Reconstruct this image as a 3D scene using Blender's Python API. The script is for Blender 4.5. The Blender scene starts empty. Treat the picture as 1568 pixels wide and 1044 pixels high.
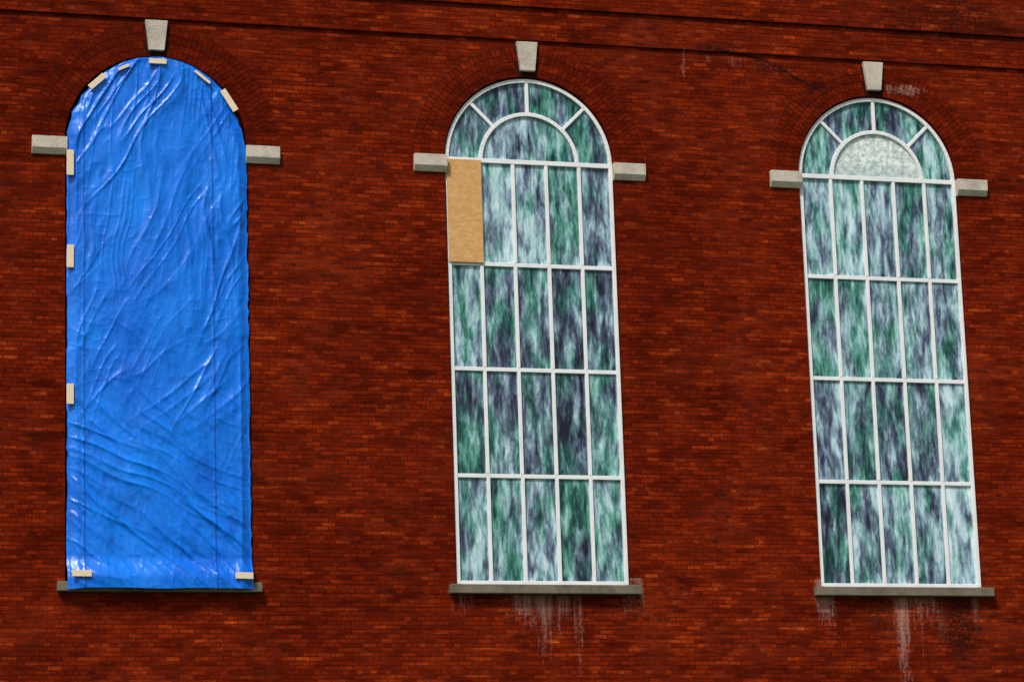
import bpy, bmesh, math, random
import numpy as np
from mathutils import Matrix, Vector
random.seed(7); rng=np.random.default_rng(11)
scn=bpy.context.scene
Z0=7.45; R=1.3; H=6.336; S=5.607
ZS=Z0+H
CX=[-S,0,S]

# ---------------------------------------------------------------- helpers
def link(o,parent=None):
    scn.collection.objects.link(o)
    if parent: o.parent=parent
    return o
def empty(name,parent=None,loc=(0,0,0)):
    o=bpy.data.objects.new(name,None); o.location=loc; o.empty_display_size=.3
    return link(o,parent)
def mesh_obj(name,V,F,mat,parent=None,attr=None,bevel=0,smooth=False):
    me=bpy.data.meshes.new(name); me.from_pydata([tuple(v) for v in V],[],F); me.update()
    if attr is not None:
        a=me.attributes.new('rnd','FLOAT_COLOR','FACE')
        for i,c in enumerate(attr): a.data[i].color=(c[0],c[1],c[2],1)
    me.materials.append(mat)
    if smooth:
        for p in me.polygons: p.use_smooth=True
    o=bpy.data.objects.new(name,me); link(o,parent)
    if bevel:
        m=o.modifiers.new('b','BEVEL'); m.width=bevel; m.segments=2; m.limit_method='ANGLE'
    return o
class MB:
    def __init__(s): s.V=[];s.F=[];s.A=[]
    def box8(s,P,a=(0,0,0)):
        n=len(s.V); s.V+=P
        for f in ((0,3,2,1),(4,5,6,7),(0,1,5,4),(1,2,6,5),(2,3,7,6),(3,0,4,7)):
            s.F.append(tuple(n+i for i in f)); s.A.append(a)
    def box(s,x0,x1,y0,y1,z0,z1,a=(0,0,0)):
        s.box8([(x0,y0,z0),(x1,y0,z0),(x1,y1,z0),(x0,y1,z0),(x0,y0,z1),(x1,y0,z1),(x1,y1,z1),(x0,y1,z1)],a)
    def quadprism(s,q,y0,y1,a=(0,0,0)):
        s.box8([(q[0][0],y0,q[0][1]),(q[1][0],y0,q[1][1]),(q[1][0],y1,q[1][1]),(q[0][0],y1,q[0][1]),
                (q[3][0],y0,q[3][1]),(q[2][0],y0,q[2][1]),(q[2][0],y1,q[2][1]),(q[3][0],y1,q[3][1])],a)
    def arc(s,cx,cz,r0,r1,a0,a1,y0,y1,n,a=(0,0,0)):
        for i in range(n):
            t0=a0+(a1-a0)*i/n; t1=a0+(a1-a0)*(i+1)/n
            p=lambda r,t:(cx+r*math.cos(t),cz+r*math.sin(t))
            s.quadprism([p(r0,t0),p(r1,t0),p(r1,t1),p(r0,t1)],y0,y1,a)
    def obj(s,name,mat,parent=None,bevel=0,attr=False):
        return mesh_obj(name,s.V,s.F,mat,parent,s.A if attr else None,bevel)

class NT:
    def __init__(s,name):
        s.m=bpy.data.materials.new(name); s.m.use_nodes=True; s.t=s.m.node_tree; s.n=s.t.nodes
        s.b=s.n['Principled BSDF']
    def new(s,ty,**k):
        n=s.n.new(ty)
        for a,v in k.items(): setattr(n,a,v)
        return n
    def put(s,sock,v):
        if v is None: return
        if isinstance(v,bpy.types.NodeSocket): s.t.links.new(v,sock)
        else: sock.default_value=v
    def math(s,op,a,b=None,c=None,clamp=False):
        n=s.new('ShaderNodeMath',operation=op,use_clamp=clamp)
        s.put(n.inputs[0],a); s.put(n.inputs[1],b); s.put(n.inputs[2],c); return n.outputs[0]
    def vmul(s,v,k):
        n=s.new('ShaderNodeVectorMath',operation='MULTIPLY'); s.put(n.inputs[0],v); s.put(n.inputs[1],k); return n.outputs[0]
    def vadd(s,v,k):
        n=s.new('ShaderNodeVectorMath',operation='ADD'); s.put(n.inputs[0],v); s.put(n.inputs[1],k); return n.outputs[0]
    def noise(s,vec,scale=1,detail=4,rough=.55,dist=0,col=False):
        n=s.new('ShaderNodeTexNoise'); s.put(n.inputs['Vector'],vec)
        n.inputs['Scale'].default_value=scale; n.inputs['Detail'].default_value=detail
        n.inputs['Roughness'].default_value=rough; n.inputs['Distortion'].default_value=dist
        return n.outputs[1 if col else 0]
    def ramp(s,f,st,interp='LINEAR'):
        n=s.new('ShaderNodeValToRGB'); s.put(n.inputs[0],f); cr=n.color_ramp; cr.interpolation=interp
        while len(cr.elements)<len(st): cr.elements.new(.5)
        for e,(p,c) in zip(cr.elements,st):
            e.position=p; e.color=(*c,1) if len(c)==3 else c
        return n.outputs[0]
    def mix(s,f,a,b,bt='MIX'):
        n=s.new('ShaderNodeMix',data_type='RGBA',blend_type=bt)
        s.put(n.inputs[0],f)
        for i,v in ((6,a),(7,b)):
            if isinstance(v,tuple): v=(*v,1) if len(v)==3 else v
            s.put(n.inputs[i],v)
        return n.outputs[2]
    def mr(s,v,a,b,c=0.,d=1.,smooth=False):
        n=s.new('ShaderNodeMapRange'); n.interpolation_type='SMOOTHSTEP' if smooth else 'LINEAR'
        s.put(n.inputs[0],v)
        for i,x in zip((1,2,3,4),(a,b,c,d)): s.put(n.inputs[i],x)
        return n.outputs[0]
    def bump(s,h,strength,dist,prev=None):
        n=s.new('ShaderNodeBump'); n.inputs['Strength'].default_value=strength; n.inputs['Distance'].default_value=dist
        s.put(n.inputs['Height'],h)
        if prev: s.put(n.inputs['Normal'],prev)
        return n.outputs[0]
    def obj(s): return s.new('ShaderNodeTexCoord').outputs['Object']
    def sep(s,v):
        n=s.new('ShaderNodeSeparateXYZ'); s.put(n.inputs[0],v); return n.outputs
    def comb(s,x,y,z):
        n=s.new('ShaderNodeCombineXYZ')
        for i,v in enumerate((x,y,z)): s.put(n.inputs[i],v)
        return n.outputs[0]
    def fin(s,col=None,rough=None,nrm=None,spec=.5):
        s.put(s.b.inputs['Base Color'],(*col,1) if isinstance(col,tuple) else col)
        if rough is not None: s.put(s.b.inputs['Roughness'],rough)
        if nrm is not None: s.put(s.b.inputs['Normal'],nrm)
        s.b.inputs['Specular IOR Level'].default_value=spec
        return s.m

# ---------------------------------------------------------------- materials
def brick_mat(name,coursing=True):
    t=NT(name); P=t.obj(); x,y,z=t.sep(P)
    if coursing:
        u=t.math('ADD',x,y)
        wob=t.math('MULTIPLY',t.math('SUBTRACT',t.noise(P,1.3,3),.5),.02)
        vec=t.comb(t.math('ADD',u,wob),t.math('ADD',z,wob),0.)
        b=t.new('ShaderNodeTexBrick'); b.offset=.5; b.squash=.5; b.squash_frequency=6
        t.put(b.inputs['Vector'],vec)
        for k,v in (('Color1',(0,0,0,1)),('Color2',(1,1,1,1)),('Mortar',(.5,.5,.5,1)),('Scale',1.),('Mortar Size',.0065),('Mortar Smooth',.4),('Bias',0.),('Brick Width',.205),('Row Height',.064)):
            b.inputs[k].default_value=v
        rnd=b.outputs['Color']; mort=b.outputs['Fac']
        rv=t.sep(rnd)[0]
    else:
        a=t.new('ShaderNodeAttribute'); a.attribute_name='rnd'
        rv=t.sep(a.outputs['Vector'])[0]; mort=None
    runs=t.noise(t.comb(t.math('MULTIPLY',x,1.6),y,t.math('MULTIPLY',z,9.)),1,6,.7)
    rv2=t.math('ADD',t.math('MULTIPLY',rv,.36),t.math('MULTIPLY',t.mr(runs,.3,.7),.64))
    col=t.ramp(rv2,[(0.,(.055,.005,.0014)),(.28,(.12,.009,.0018)),(.5,(.20,.0155,.0024)),(.70,(.30,.028,.0036)),(.84,(.46,.060,.008)),(1.,(.66,.14,.03))])
    g=t.noise(P,30,5,.75)
    col=t.mix(t.mr(g,.42,.68,0,.6),col,(.055,.005,.0016),'MIX')
    if mort is not None:
        mc=t.mix(t.noise(P,3,3),(.025,.004,.002),(.085,.012,.005))
        mc=t.mix(t.mr(t.noise(P,.8,4,.7),.5,.7),mc,(.15,.045,.025))
        col=t.mix(t.math('MULTIPLY',mort,.72),col,mc)
    big=t.noise(P,.35,5,.6)
    col=t.mix(t.mr(big,.35,.62,.5,0.,True),col,(.5,.36,.36),'MULTIPLY')
    streak=t.noise(t.comb(t.math('MULTIPLY',x,.5),y,t.math('MULTIPLY',z,2.5)),1.2,5,.6)
    col=t.mix(t.mr(streak,.5,.72,0.,.5,True),col,(.25,.2,.2),'MULTIPLY')
    patch=t.noise(t.vmul(P,(1,1,1.6)),2.1,6,.72)
    col=t.mix(t.mr(patch,.5,.72,0.,.45),col,(.3,.22,.2),'MULTIPLY')
    def ell(x0,z0,sx,sz,amp=1.):
        dx=t.math('DIVIDE',t.math('SUBTRACT',x,x0),sx); dz=t.math('DIVIDE',t.math('SUBTRACT',z,z0),sz)
        d=t.math('ADD',t.math('MULTIPLY',dx,dx),t.math('MULTIPLY',dz,dz))
        return t.mr(d,1.,.0,0.,amp,True)
    def drip(x0,sx,L,amp):
        hx=t.mr(t.math('ABSOLUTE',t.math('SUBTRACT',x,x0)),sx,sx*.25,0.,1.,True)
        vz=t.mr(z,Z0-.1-L,Z0-.1,0.,1.)
        vz=t.math('MULTIPLY',vz,t.math('LESS_THAN',z,Z0+.1))
        return t.math('MULTIPLY',t.math('MULTIPLY',hx,vz),amp)
    def addm(L):
        o=L[0]
        for k in L[1:]: o=t.math('MAXIMUM',o,k)
        return o
    salt=addm([drip(5.56,.18,2.2,1.2),drip(4.36,.25,.8,1.1),drip(-.05,.9,.85,.9),drip(-1.2,.3,.6,.7),drip(1.35,.3,.6,.7),drip(0.,.18,1.4,1.1),drip(.5,.12,1.7,.85),drip(5.9,.9,1.3,.65),drip(6.75,.15,.9,.8),
               ell(6.15,Z0+7.78,.5,.13,.8),ell(2.5,Z0+8.0,.06,.38,.6),ell(3.2,Z0+8.1,.6,.12,.35)])
    dn=t.noise(t.comb(t.math('MULTIPLY',x,11.),y,t.math('MULTIPLY',z,1.0)),1,5,.7)
    dn2=t.noise(P,20,5,.8)
    tex=t.math('ADD',t.math('MULTIPLY',dn,.55),t.math('MULTIPLY',dn2,.45))
    m=t.mr(t.math('ADD',tex,t.math('MULTIPLY',salt,.22)),.60,.74,0.,.62)
    m=t.math('MULTIPLY',m,t.mr(salt,0.,.25,0.,1.))
    col=t.mix(m,col,(.46,.28,.23))
    fl=t.mr(t.noise(t.comb(t.math('MULTIPLY',x,9.),y,t.math('MULTIPLY',z,14.)),1.6,3,.6),.735,.78,0.,.4)
    col=t.mix(fl,col,(.45,.2,.13))
    zz=Z0
    dark=addm([ell(6.5,zz-.55,.45,.85,1.),ell(5.15,zz-.35,.35,.4,.7),ell(4.0,Z0+8.02,.5,.12,.9),ell(4.62,Z0+7.76,.3,.1,.9),ell(3.1,Z0+8.3,.6,.07,.9),ell(7.,Z0+8.9,1.6,.5,.7),ell(0.3,zz-.3,.9,.35,.5)])
    md=t.math('MULTIPLY',dark,t.mr(dn2,.42,.55,0.,.9),clamp=True)
    # stepped settlement crack following the joints
    zc=t.math('ADD',t.mr(x,2.8,3.75,Z0+8.28,Z0+8.16),t.mr(x,3.75,4.85,0.,-.52))
    zc=t.math('ADD',zc,t.math('MULTIPLY',t.math('SUBTRACT',t.noise(t.comb(x,0.,0.),4.5,4,.7),.5),.22))
    dc=t.math('ABSOLUTE',t.math('SUBTRACT',z,zc))
    ck=t.mr(dc,.012,.04,1.,0.)
    ck=t.math('MULTIPLY',ck,t.math('MULTIPLY',t.math('GREATER_THAN',x,2.85),t.math('LESS_THAN',x,4.85)))
    ck=t.math('MULTIPLY',ck,t.mr(dn2,.36,.5,.1,.9))
    md=t.math('MAXIMUM',md,ck)
    col=t.mix(md,col,(.012,.005,.004))
    hgt=t.math('ADD',t.math('MULTIPLY',t.noise(P,60,4,.6),.25),t.math('MULTIPLY',rv,.3))
    if mort is not None: hgt=t.math('SUBTRACT',hgt,t.math('MULTIPLY',mort,1.))
    n=t.bump(hgt,.8,.006)
    return t.fin(col,.95,n,.03)
M_brick=brick_mat('weathered_red_brick'); M_vous=brick_mat('arch_brick',False)

def stone_mat(name,c1,c2,dirt):
    t=NT(name); P=t.obj()
    col=t.mix(t.noise(P,6,5,.65),c1,c2)
    col=t.mix(t.mr(t.noise(P,2.3,5,.7),.45,.7,0.,dirt),col,(.07,.06,.045))
    col=t.mix(t.mr(t.noise(P,45,3,.7),.52,.72,0.,.5),col,(.14,.125,.10))
    return t.fin(col,.85,t.bump(t.noise(P,40,5,.7),.7,.012),.3)
M_stone=stone_mat('limestone',(.70,.63,.53),(.48,.43,.36),.4)
M_sill=stone_mat('sill_stone',(.25,.215,.155),(.11,.095,.07),.85)
t=NT('dark_mortar'); M_mort=t.fin(t.mix(t.noise(t.obj(),8,3),(.02,.005,.003),(.05,.011,.006)),.95,None,.05)

t=NT('white_painted_frame'); P=t.obj()
col=t.mix(t.mr(t.noise(P,3,5,.7),.45,.75,0.,.4),(.84,.86,.88),(.5,.54,.58))
M_frame=t.fin(col,.45,t.bump(t.noise(P,40,3),.2,.003))

t=NT('opalescent_glass'); P=t.obj()
a=t.new('ShaderNodeAttribute'); a.attribute_name='rnd'
ar,ag,ab=t.sep(a.outputs['Vector'])
off=t.comb(t.math('MULTIPLY',ar,37.),t.math('MULTIPLY',ag,19.),t.math('MULTIPLY',ab,53.))
def stretch(sx,sz): return t.vadd(t.vmul(P,(sx,1.,sz)),off)
n1=t.noise(stretch(7.5,1.8),1,5,.6,.3)
n1b=t.noise(stretch(24,6.),1,4,.65,.3)
val=t.math('ADD',t.math('ADD',t.math('MULTIPLY',n1,.72),t.math('MULTIPLY',n1b,.28)),t.math('MULTIPLY',t.math('SUBTRACT',ab,.45),.10))
n2=t.noise(stretch(3.8,1.3),1,3,.6,.25)
hue=t.mr(t.math('ADD',n2,t.math('MULTIPLY',t.math('SUBTRACT',ag,.45),.13)),.38,.60,0.,1.,True)
gr=t.ramp(val,[(.35,(.006,.020,.026)),(.42,(.018,.085,.075)),(.475,(.045,.20,.155)),(.535,(.13,.36,.31)),(.60,(.34,.60,.60)),(.72,(.70,.90,.95))])
vi=t.ramp(val,[(.35,(.009,.008,.022)),(.42,(.036,.042,.085)),(.48,(.10,.135,.21)),(.54,(.22,.33,.42)),(.60,(.40,.60,.68)),(.72,(.75,.90,.97))])
col=t.mix(hue,gr,vi)
fro=t.math('GREATER_THAN',ar,.995)
frc=t.mix(t.mr(t.noise(P,11,5,.75),.42,.6),(.86,.93,.91),(.38,.50,.50))
frc=t.mix(t.mr(t.sep(P)[2],ZS+.03,ZS+.3,.5,0.),frc,(.18,.27,.27))
col=t.mix(fro,col,frc)
M_glass=t.fin(col,.2,t.bump(t.noise(stretch(10,3),1,3),.15,.01),.4)

t=NT('blue_polyethylene'); P=t.obj(); x,y,z=t.sep(P)
col=t.mix(t.mr(t.noise(P,1.1,4,.6),.3,.7),(.0,.135,.74),(.004,.23,.96))
col=t.mix(t.mr(t.noise(t.vmul(P,(4,4,2.6)),1,6,.72,.8),.5,.72,0.,.6),col,(.0,.06,.38))  # shading of the folds put into the colour as deeper blue patches
se=None
for sx in (-6.674,-4.826):
    d=t.math('ABSOLUTE',t.math('SUBTRACT',x,sx))
    k=t.mr(d,.010,.020,1.,0.); se=k if se is None else t.math('MAXIMUM',se,k)
col=t.mix(t.math('MULTIPLY',se,.5),col,(.0,.045,.32))
nb=t.noise(t.vmul(P,(5,5,3)),1,5,.6,.8)
nb2=t.noise(P,30,3,.6)
n=t.bump(nb,.45,.035); n=t.bump(nb2,.12,.006,n)
M_tarp=t.fin(col,t.mr(nb,.3,.7,.24,.38),n,.42)

t=NT('raw_lumber'); P=t.obj()
M_wood=t.fin(t.mix(t.noise(t.vmul(P,(30,5,30)),1,4,.6),(.90,.80,.60),(.66,.50,.32)),.7,t.bump(t.noise(P,80,3),.3,.003))
t=NT('strand_board'); P=t.obj()
v=t.new('ShaderNodeTexVoronoi'); t.put(v.inputs['Vector'],t.vadd(t.vmul(P,(12,1,18)),t.noise(P,9,3,.6,0,True))); v.inputs['Scale'].default_value=1.4
vc=t.sep(v.outputs['Color'])[0]
col=t.ramp(vc,[(0,(.58,.315,.115)),(.5,(.62,.35,.135)),(1,(.68,.405,.17))])
col=t.mix(t.mr(t.noise(P,9,6,.8),.6,.68,0.,.45),col,(.30,.13,.04))
M_osb=t.fin(col,.75,t.bump(vc,.1,.003),.2)
t=NT('grass'); P=t.obj()
M_grass=t.fin(t.mix(t.noise(P,.5,6,.7),(.03,.07,.012),(.07,.11,.03)),.9,t.bump(t.noise(P,9,4,.8),.8,.05))
t=NT('painted_interior_dark'); M_dark=t.fin(t.mix(t.noise(t.obj(),4),(.01,.01,.012),(.02,.02,.02)),.9)  # near-black base colour standing in for the unlit interior
t=NT('slate_roof'); P=t.obj(); M_roof=t.fin(t.mix(t.noise(P,3,5),(.05,.055,.06),(.11,.11,.12)),.7)

# ---------------------------------------------------------------- building
bld=empty('brick_church')
XL,XR,ZT=-14.,17.,Z0+10.4
RO=R+.02
cu=bpy.data.curves.new('wallc','CURVE'); cu.dimensions='2D'; cu.fill_mode='BOTH'; cu.extrude=.2
def poly(pts):
    s=cu.splines.new('POLY'); s.points.add(len(pts)-1)
    for p,q in zip(s.points,pts): p.co=(q[0],q[1],0,1)
    s.use_cyclic_u=True
poly([(XL,-.2),(XR,-.2),(XR,ZT),(XL,ZT)])
for cx in CX:
    L=[(cx-RO,Z0-.03),(cx+RO,Z0-.03)]
    L+=[(cx+RO*math.cos(a),ZS+RO*math.sin(a)) for a in np.linspace(0,math.pi,65)]
    poly(L)
co=bpy.data.objects.new('tmp',cu); scn.collection.objects.link(co)
bpy.context.view_layer.update()
me=bpy.data.meshes.new_from_object(co.evaluated_get(bpy.context.evaluated_depsgraph_get()))
bpy.data.objects.remove(co)
me.transform(Matrix(((1,0,0,0),(0,0,-1,.2),(0,1,0,0),(0,0,0,1))))
me.materials.clear(); me.materials.append(M_brick)
bm=bmesh.new(); bm.from_mesh(me); bmesh.ops.remove_doubles(bm,verts=bm.verts,dist=1e-5); bmesh.ops.recalc_face_normals(bm,faces=bm.faces); bm.to_mesh(me); bm.free()
for p in me.polygons: p.use_smooth=False
link(bpy.data.objects.new('front_wall',me),bld)
b=MB(); b.box(XL,XL+.4,.401,22,-.2,ZT); b.box(XR-.4,XR,.401,22,-.2,ZT); b.box(XL+.401,XR-.401,21.6,22,-.2,ZT); b.obj('side_walls',M_brick,bld)
b=MB(); b.box(XL-.03,XR+.03,-.04,.05,Z0+8.225,Z0+8.735); b.obj('corbel_course',M_brick,bld)
b=MB(); b.box(XL-.06,XR+.06,-.085,.05,Z0+8.74,ZT-.02); b.obj('corbel_course_upper',M_brick,bld)
b=MB(); b.box(XL-.3,XR+.3,-.3,.5,ZT,ZT+.18); b.box(XL-.45,XR+.45,-.45,.5,ZT+.181,ZT+.42); b.obj('cornice',M_stone,bld,.02)
xm=(XL+XR)/2; z1=ZT+.43
mesh_obj('roof',[(XL-.5,-.5,z1),(XR+.5,-.5,z1),(XR+.5,22.5,z1),(XL-.5,22.5,z1),(XL+4,11,z1+5),(XR-4,11,z1+5)],[(0,1,5,4),(1,2,5),(2,3,4,5),(3,0,4),(3,2,1,0)],M_roof,bld)

for wi,cx in enumerate(CX):
    b=MB()
    b.quadprism([(cx-.112,ZS+R+.10),(cx+.112,ZS+R+.10),(cx+.165,ZS+R+.555),(cx-.165,ZS+R+.555)],-.07,.1)
    b.obj('keystone',M_stone,bld,.008)
    b=MB()
    for s in (-1,1):
        xa,xb=sorted((cx+s*(R-.005),cx+s*(R+.495)))
        za,zb=ZS-.225,ZS+.03
        n=len(b.V)
        prof=[(-.085,zb),(-.085,za+.085),(-.03,za),(.08,za),(.08,zb)]
        b.V+=[(xa,p[0],p[1]) for p in prof]+[(xb,p[0],p[1]) for p in prof]
        b.F+=[tuple(n+i for i in (0,1,2,3,4)),tuple(n+5+i for i in (4,3,2,1,0))]+[(n+i,n+5+i,n+5+(i+1)%5,n+(i+1)%5) for i in range(5)]
        b.A+=[(0,0,0)]*7
    b.obj('impost_blocks',M_stone,bld,.006)
    b=MB(); b.box(cx-1.435,cx+1.435,-.13,.14,Z0-.155,Z0-.022); b.obj('window_sill',M_sill,bld,.012)
    b=MB(); b.arc(cx,ZS,RO+.004,R+.50,.024,math.pi-.024,-.0025,.03,64); b.obj('arch_mortar',M_mort,bld)
    b=MB(); nr=4; rt=(.50-.025)/nr
    for k in range(nr):
        r0=R+.025+k*rt; r1=r0+rt-.009
        n=int(round(math.pi*r0/.074)); 
        a0=.03;
        for i in range(n):
            t0=a0+(math.pi-2*a0)*i/n; t1=a0+(math.pi-2*a0)*(i+1)/n; g=.0045/r0
            t0+=g;t1-=g
            if abs((t0+t1)/2-math.pi/2)<.115: continue
            p=lambda r,t:(cx+r*math.cos(t),ZS+r*math.sin(t))
            rr=random.random()
            v=rr*.6+random.choice([-.1,0,.1])- (.18 if k%2==0 else 0)-(.15 if wi==0 else 0)
            b.quadprism([p(r0,t1),p(r0,t0),p(r1,t0),p(r1,t1)][::-1],-.006-random.random()*.003,.03,(max(-.2,v),rr,0))
    b.obj('arch_bricks',M_vous,bld,0,True)

# ---------------------------------------------------------------- windows
def backing(cx,w):
    b=MB(); b.box(cx-R-.3,cx+R+.3,.42,.45,Z0-.3,ZS+R+.3); b.obj('dark_backing',M_dark,w)  # added sheet, its near-black colour supplies the darkness behind the opening
def window(cx,wi):
    w=empty('arched_window',bld)
    yF,yB=.035,.105
    bt=.058
    b=MB()
    b.box(cx-R,cx-R+bt,yF,yB,Z0+.0,ZS); b.box(cx+R-bt,cx+R,yF,yB,Z0+.0,ZS)
    b.box(cx-R+bt,cx+R-bt,yF+.002,yB,Z0-.015,Z0+.05)
    b.arc(cx,ZS,R-bt,R,0,math.pi,yF,yB,48)
    b.box(cx-R+bt,cx+R-bt,yF+.003,yB,ZS-.035,ZS+.035)
    for k in (1,2,3): b.box(cx-R+bt,cx+R-bt,yF+.012,yB,Z0+H*k/4-.030,Z0+H*k/4+.030)
    ri=.60*R
    b.arc(cx,ZS,ri-.06,ri,0.045,math.pi-.045,yF+.004,yB,36)
    for a in (45,90,135):
        a=math.radians(a); ca,sa=math.cos(a),math.sin(a); hw=.026
        p=lambda r,o:(cx+r*ca-o*sa,ZS+r*sa+o*ca)
        b.quadprism([p(ri-.004,hw),p(ri-.004,-hw),p(R-bt+.004,-hw),p(R-bt+.004,hw)][::-1],yF+.007,yB)
    cw=(2*R)/5
    for r in range(4):
        for k in range(1,5):
            x=cx-R+cw*k+random.uniform(-.004,.004)
            b.box(x-.027,x+.027,yF+.008,yB,Z0+H*r/4+(.05 if r==0 else .030),Z0+H*(r+1)/4-(.035 if r==3 else .030))
    b.obj('frame',M_frame,w,.006)
    g=MB(); yg=.078
    def pane(poly,fr=False,lite=None):
        n=len(g.V); dy=[random.uniform(-.004,.004) for _ in range(3)]
        c=np.mean(poly,axis=0)
        g.V+= [(p[0],yg+dy[0]*(p[0]-c[0])*3+dy[1]*(p[1]-c[1])*1.5,p[1]) for p in poly]
        g.F.append(tuple(range(n,n+len(poly)))); g.A.append((1. if fr else random.random()*.98,random.random(),random.random() if lite is None else lite))
    for r in range(4):
        for k in range(5):
            x=cx-R+cw*k; 
            if wi==1 and r==3 and k==0: continue
            pane([(x,Z0+H*r/4),(x+cw,Z0+H*r/4),(x+cw,Z0+H*(r+1)/4),(x,Z0+H*(r+1)/4)],False,{(1,3,1):1.2,(2,0,4):1.3,(1,0,4):.9,(2,3,1):1.0,(2,0,0):0.,(1,1,3):.05,(1,2,4):.0,(1,0,3):.1}.get((wi,r,k)))
    rr=ri-.03; ro=R-.02
    if wi==2: pane([(cx+rr*math.cos(a),ZS+rr*math.sin(a)) for a in np.linspace(0,math.pi,33)],True)
    else:
        pane([(cx+rr*math.cos(a),ZS+rr*math.sin(a)) for a in np.linspace(0,math.pi*.5,17)]+[(cx,ZS)],False,.6)
        pane([(cx+rr*math.cos(a),ZS+rr*math.sin(a)) for a in np.linspace(math.pi*.5,math.pi,17)]+[(cx,ZS)],False,.8)
    for k in range(4):
        A=np.linspace(math.pi*k/4,math.pi*(k+1)/4,12)
        pane([(cx+ro*math.cos(a),ZS+ro*math.sin(a)) for a in A]+[(cx+rr*math.cos(a),ZS+rr*math.sin(a)) for a in A[::-1]])
    g.obj('glass_panes',M_glass,w,0,True)
    backing(cx,w)
for i,cx in enumerate(CX):
    if i: window(cx,i)
    else: backing(cx,bld)

b=MB(); b.box(-1.285,-.757,.012,.03,Z0+H*.75+.01,ZS-.005)
b.obj('plywood_panel',M_osb,None,.002)

# ---------------------------------------------------------------- tarp
def vn(x,y,seed):
    T=np.random.default_rng(seed).random((256,256))
    xi=np.floor(x).astype(int); yi=np.floor(y).astype(int); fx=x-xi; fy=y-yi
    fx=fx*fx*fx*(fx*(fx*6-15)+10); fy=fy*fy*fy*(fy*(fy*6-15)+10)
    g=lambda a,b:T[a%256,b%256]
    return (g(xi,yi)*(1-fx)+g(xi+1,yi)*fx)*(1-fy)+(g(xi,yi+1)*(1-fx)+g(xi+1,yi+1)*fx)*fy
def ridge(n): return 1-np.sqrt((2*n-1)**2+.002)
def sm(a,b,x):
    t=np.clip((x-a)/(b-a),0,1); return t*t*(3-2*t)
NX=250
rows=[z for z in np.linspace(-.10,H,700)]+[H+(R-.012)*math.sin(a) for a in np.linspace(0,math.pi/2,200)[1:]]
rows=np.array(rows); NZ=len(rows)
u=np.linspace(-1,1,NX)
hw=np.where(rows<=H,1.308,np.sqrt(np.maximum(0,(R-.002)**2-np.maximum(rows-H,0)**2))+.010*(1-np.clip((rows-H)/1.2,0,1)))
eL=(vn(rows*2.3,rows*0+3,1)-.5)*.03+(vn(rows*9,rows*0+3,2)-.5)*.016
eR=(vn(rows*2.3,rows*0+3,3)-.5)*.03+(vn(rows*9,rows*0+3,4)-.5)*.02
arch=np.exp(-((rows-(H+.6))/.45)**2)
slumpR=.03*np.exp(-((rows-(H+.35))/.30)**2)+.02*arch
slumpL=.008*arch
xl=-hw+np.abs(eL)*(1+2*arch)+slumpL; xr=hw-np.abs(eR)*(1+2*arch)-slumpR
xl=np.minimum(xl,xr-.005)
X=xl[:,None]+(xr-xl)[:,None]*(u[None,:]+1)/2; Z=np.repeat(rows[:,None],NX,1)
wx=X+.10*(vn(X*1.7+9,Z*1.7,5)-.5); wz=Z+.14*(vn(X*1.5,Z*1.5+7,6)-.5)
def fold(ang,fa,fb,seed,p=2.6):
    c,s=math.cos(math.radians(ang)),math.sin(math.radians(ang))
    a=wx*c+wz*s; bb=-wx*s+wz*c
    amp=vn(a*.8+11,bb*1.6+5,seed+100)
    return ridge(vn(a*fa+50,bb*fb+50,seed))**p*(.1+1.5*amp)
def fan(fa,fb,seed,x0,z0,p=2.5):
    th=np.arctan2(wx-x0,z0-wz); rr=np.hypot(wx-x0,z0-wz)
    return ridge(vn(th*fb+50,rr*fa+50,seed))**p
hTop=fold(68,.45,4.5,10)+.7*fold(56,.7,8,11)+.9*fan(.5,15,12,.35,H+2.4)+.45*fold(84,.6,13,22)
hMid=.7*fold(42,.9,5,13)+.6*fold(-35,1.3,6,14)+.65*fold(66,1.,7,15)
hBot=1.15*fold(-40,.45,5.,16)+.85*fold(-47,.8,9,17)+.8*fold(-24,.6,7,18)
mB=1-sm(1.5,3.1,Z+.35*X); mT=sm(3.0,4.7,Z+.3*X)
h=hTop*mT+hBot*mB+hMid*(1-mT)*(1-mB)
h+=.2*ridge(vn(wx*10,wz*7,19))**2+1.1*vn(wx*2.2,wz*1.3,41)
edge=np.minimum(X-xl[:,None],xr[:,None]-X)
Eb=sm(0,.16,edge)
hem=ridge(vn(X*9,Z*.7,21))**2*(1-sm(.15,.35,edge))*.9
Y=-.022-.028*Eb-.05*np.exp(-((Z-3.2)/3.)**2)*sm(0,1.1,edge)-(.0245*h*(.3+.7*Eb)+.012*hem)
for sx in (-6.674+S,-4.826+S):
    Y-=.007*np.exp(-((X-sx)/.014)**2)
Y-=.105*(1-sm(.0,.35,Z))
Zr=Z.copy(); low=rows<0
Zr[low]+= (-.02+.03*(vn(X[low]*2.2,X[low]*0,30)-.5))
V=np.stack([X+CX[0],Y,Zr+Z0],-1).reshape(-1,3)
idx=np.arange(NX*NZ).reshape(NZ,NX)
F=np.stack([idx[:-1,:-1],idx[:-1,1:],idx[1:,1:],idx[1:,:-1]],-1).reshape(-1,4)
tarp=mesh_obj('blue_tarpaulin',V.tolist(),F.tolist(),M_tarp,None,None,0,True)
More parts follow.
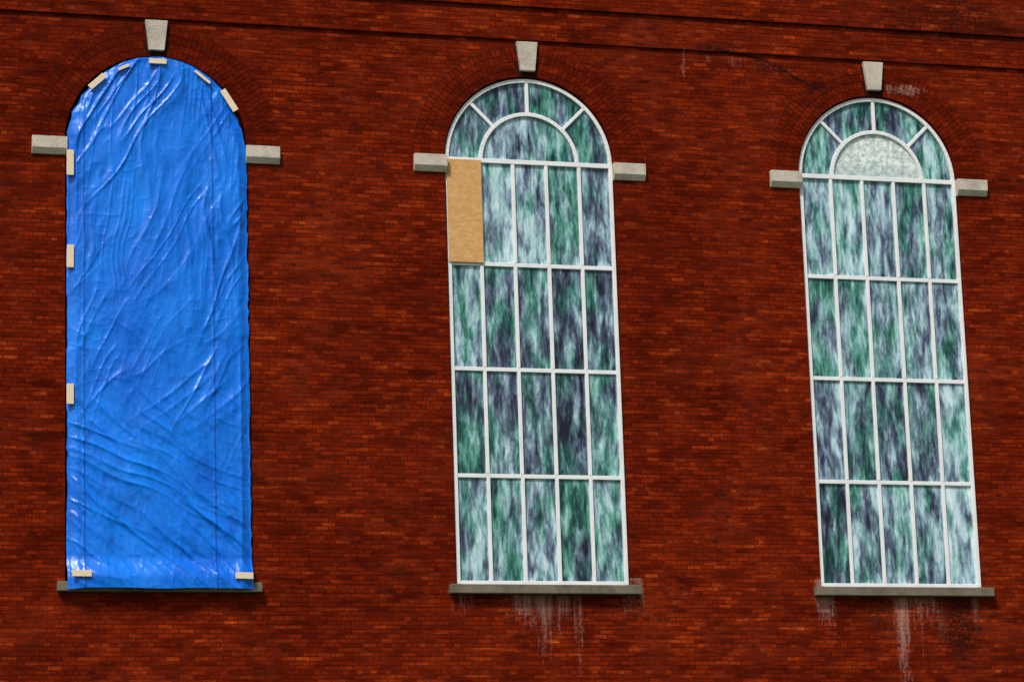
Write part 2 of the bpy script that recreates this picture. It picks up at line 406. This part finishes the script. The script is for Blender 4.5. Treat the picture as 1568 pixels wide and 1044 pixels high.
def batten(x,z,l,w,ang=0,name='wooden_batten'):
    m=(np.abs(X+CX[0]-x)<l*.5)&(np.abs(Z-z)<l*.5)
    y=float(Y[m].min())-.008
    b=MB(); b.box(-w/2,w/2,-.015,.02,-l/2,l/2); o=b.obj(name,M_wood,tarp,.003)
    o.location=(x,y,Z0+z); o.rotation_euler=(random.uniform(-.03,.03),math.radians(ang),0)
batten(-6.867,5.976,.37,.10,0); batten(-6.867,4.602,.33,.10,1); batten(-6.868,2.618,.29,.10,0)
batten(-6.723,.075,.27,.09,90); batten(-4.445,.06,.25,.09,91)
batten(-6.482,7.20,.29,.085,47); batten(-6.10,7.43,.18,.045,64); batten(-5.607,7.54,.25,.075,90)
batten(-4.95,7.345,.28,.04,-52); batten(-4.559,7.02,.36,.09,-32)

# ---------------------------------------------------------------- ground
mesh_obj('lawn_ground',[(-400,-400,0),(400,-400,0),(400,400,0),(-400,400,0)],[(0,1,2,3)],M_grass)

# ---------------------------------------------------------------- camera, light
cam=bpy.data.cameras.new('camera'); cam.sensor_width=36; cam.lens=4597.87/1568*36; cam.clip_end=2000
co=bpy.data.objects.new('camera',cam); link(co); scn.camera=co
Rm=Matrix.Rotation(-.28452,4,'Z')@Matrix.Rotation(math.pi/2+.2155,4,'X')@Matrix.Rotation(-.03252,4,'Z')
co.matrix_world=Matrix.Translation((-12.47254,-41.38403,Z0-5.84901))@Rm
w=bpy.data.worlds.new('World'); scn.world=w; w.use_nodes=True; nt=w.node_tree
sky=nt.nodes.new('ShaderNodeTexSky'); sky.sky_type='NISHITA'; sky.sun_disc=False
sky.sun_elevation=math.radians(50); sky.sun_rotation=math.radians(218); sky.dust_density=4; sky.air_density=1.
nt.links.new(sky.outputs[0],nt.nodes['Background'].inputs[0]); nt.nodes['Background'].inputs[1].default_value=.10
sl=bpy.data.lights.new('sun','SUN'); sl.energy=2.85; sl.angle=math.radians(8); sl.color=(1,.95,.88)
so=bpy.data.objects.new('sun',sl); link(so)
el=math.radians(50); az=math.radians(218)
d=Vector((math.sin(az)*math.cos(el),math.cos(az)*math.cos(el),math.sin(el)))
so.rotation_euler=d.to_track_quat('Z','Y').to_euler(); so.location=(0,-30,40)
scn.view_settings.view_transform='Standard'; scn.view_settings.look='None'; scn.view_settings.exposure=0; scn.view_settings.gamma=1
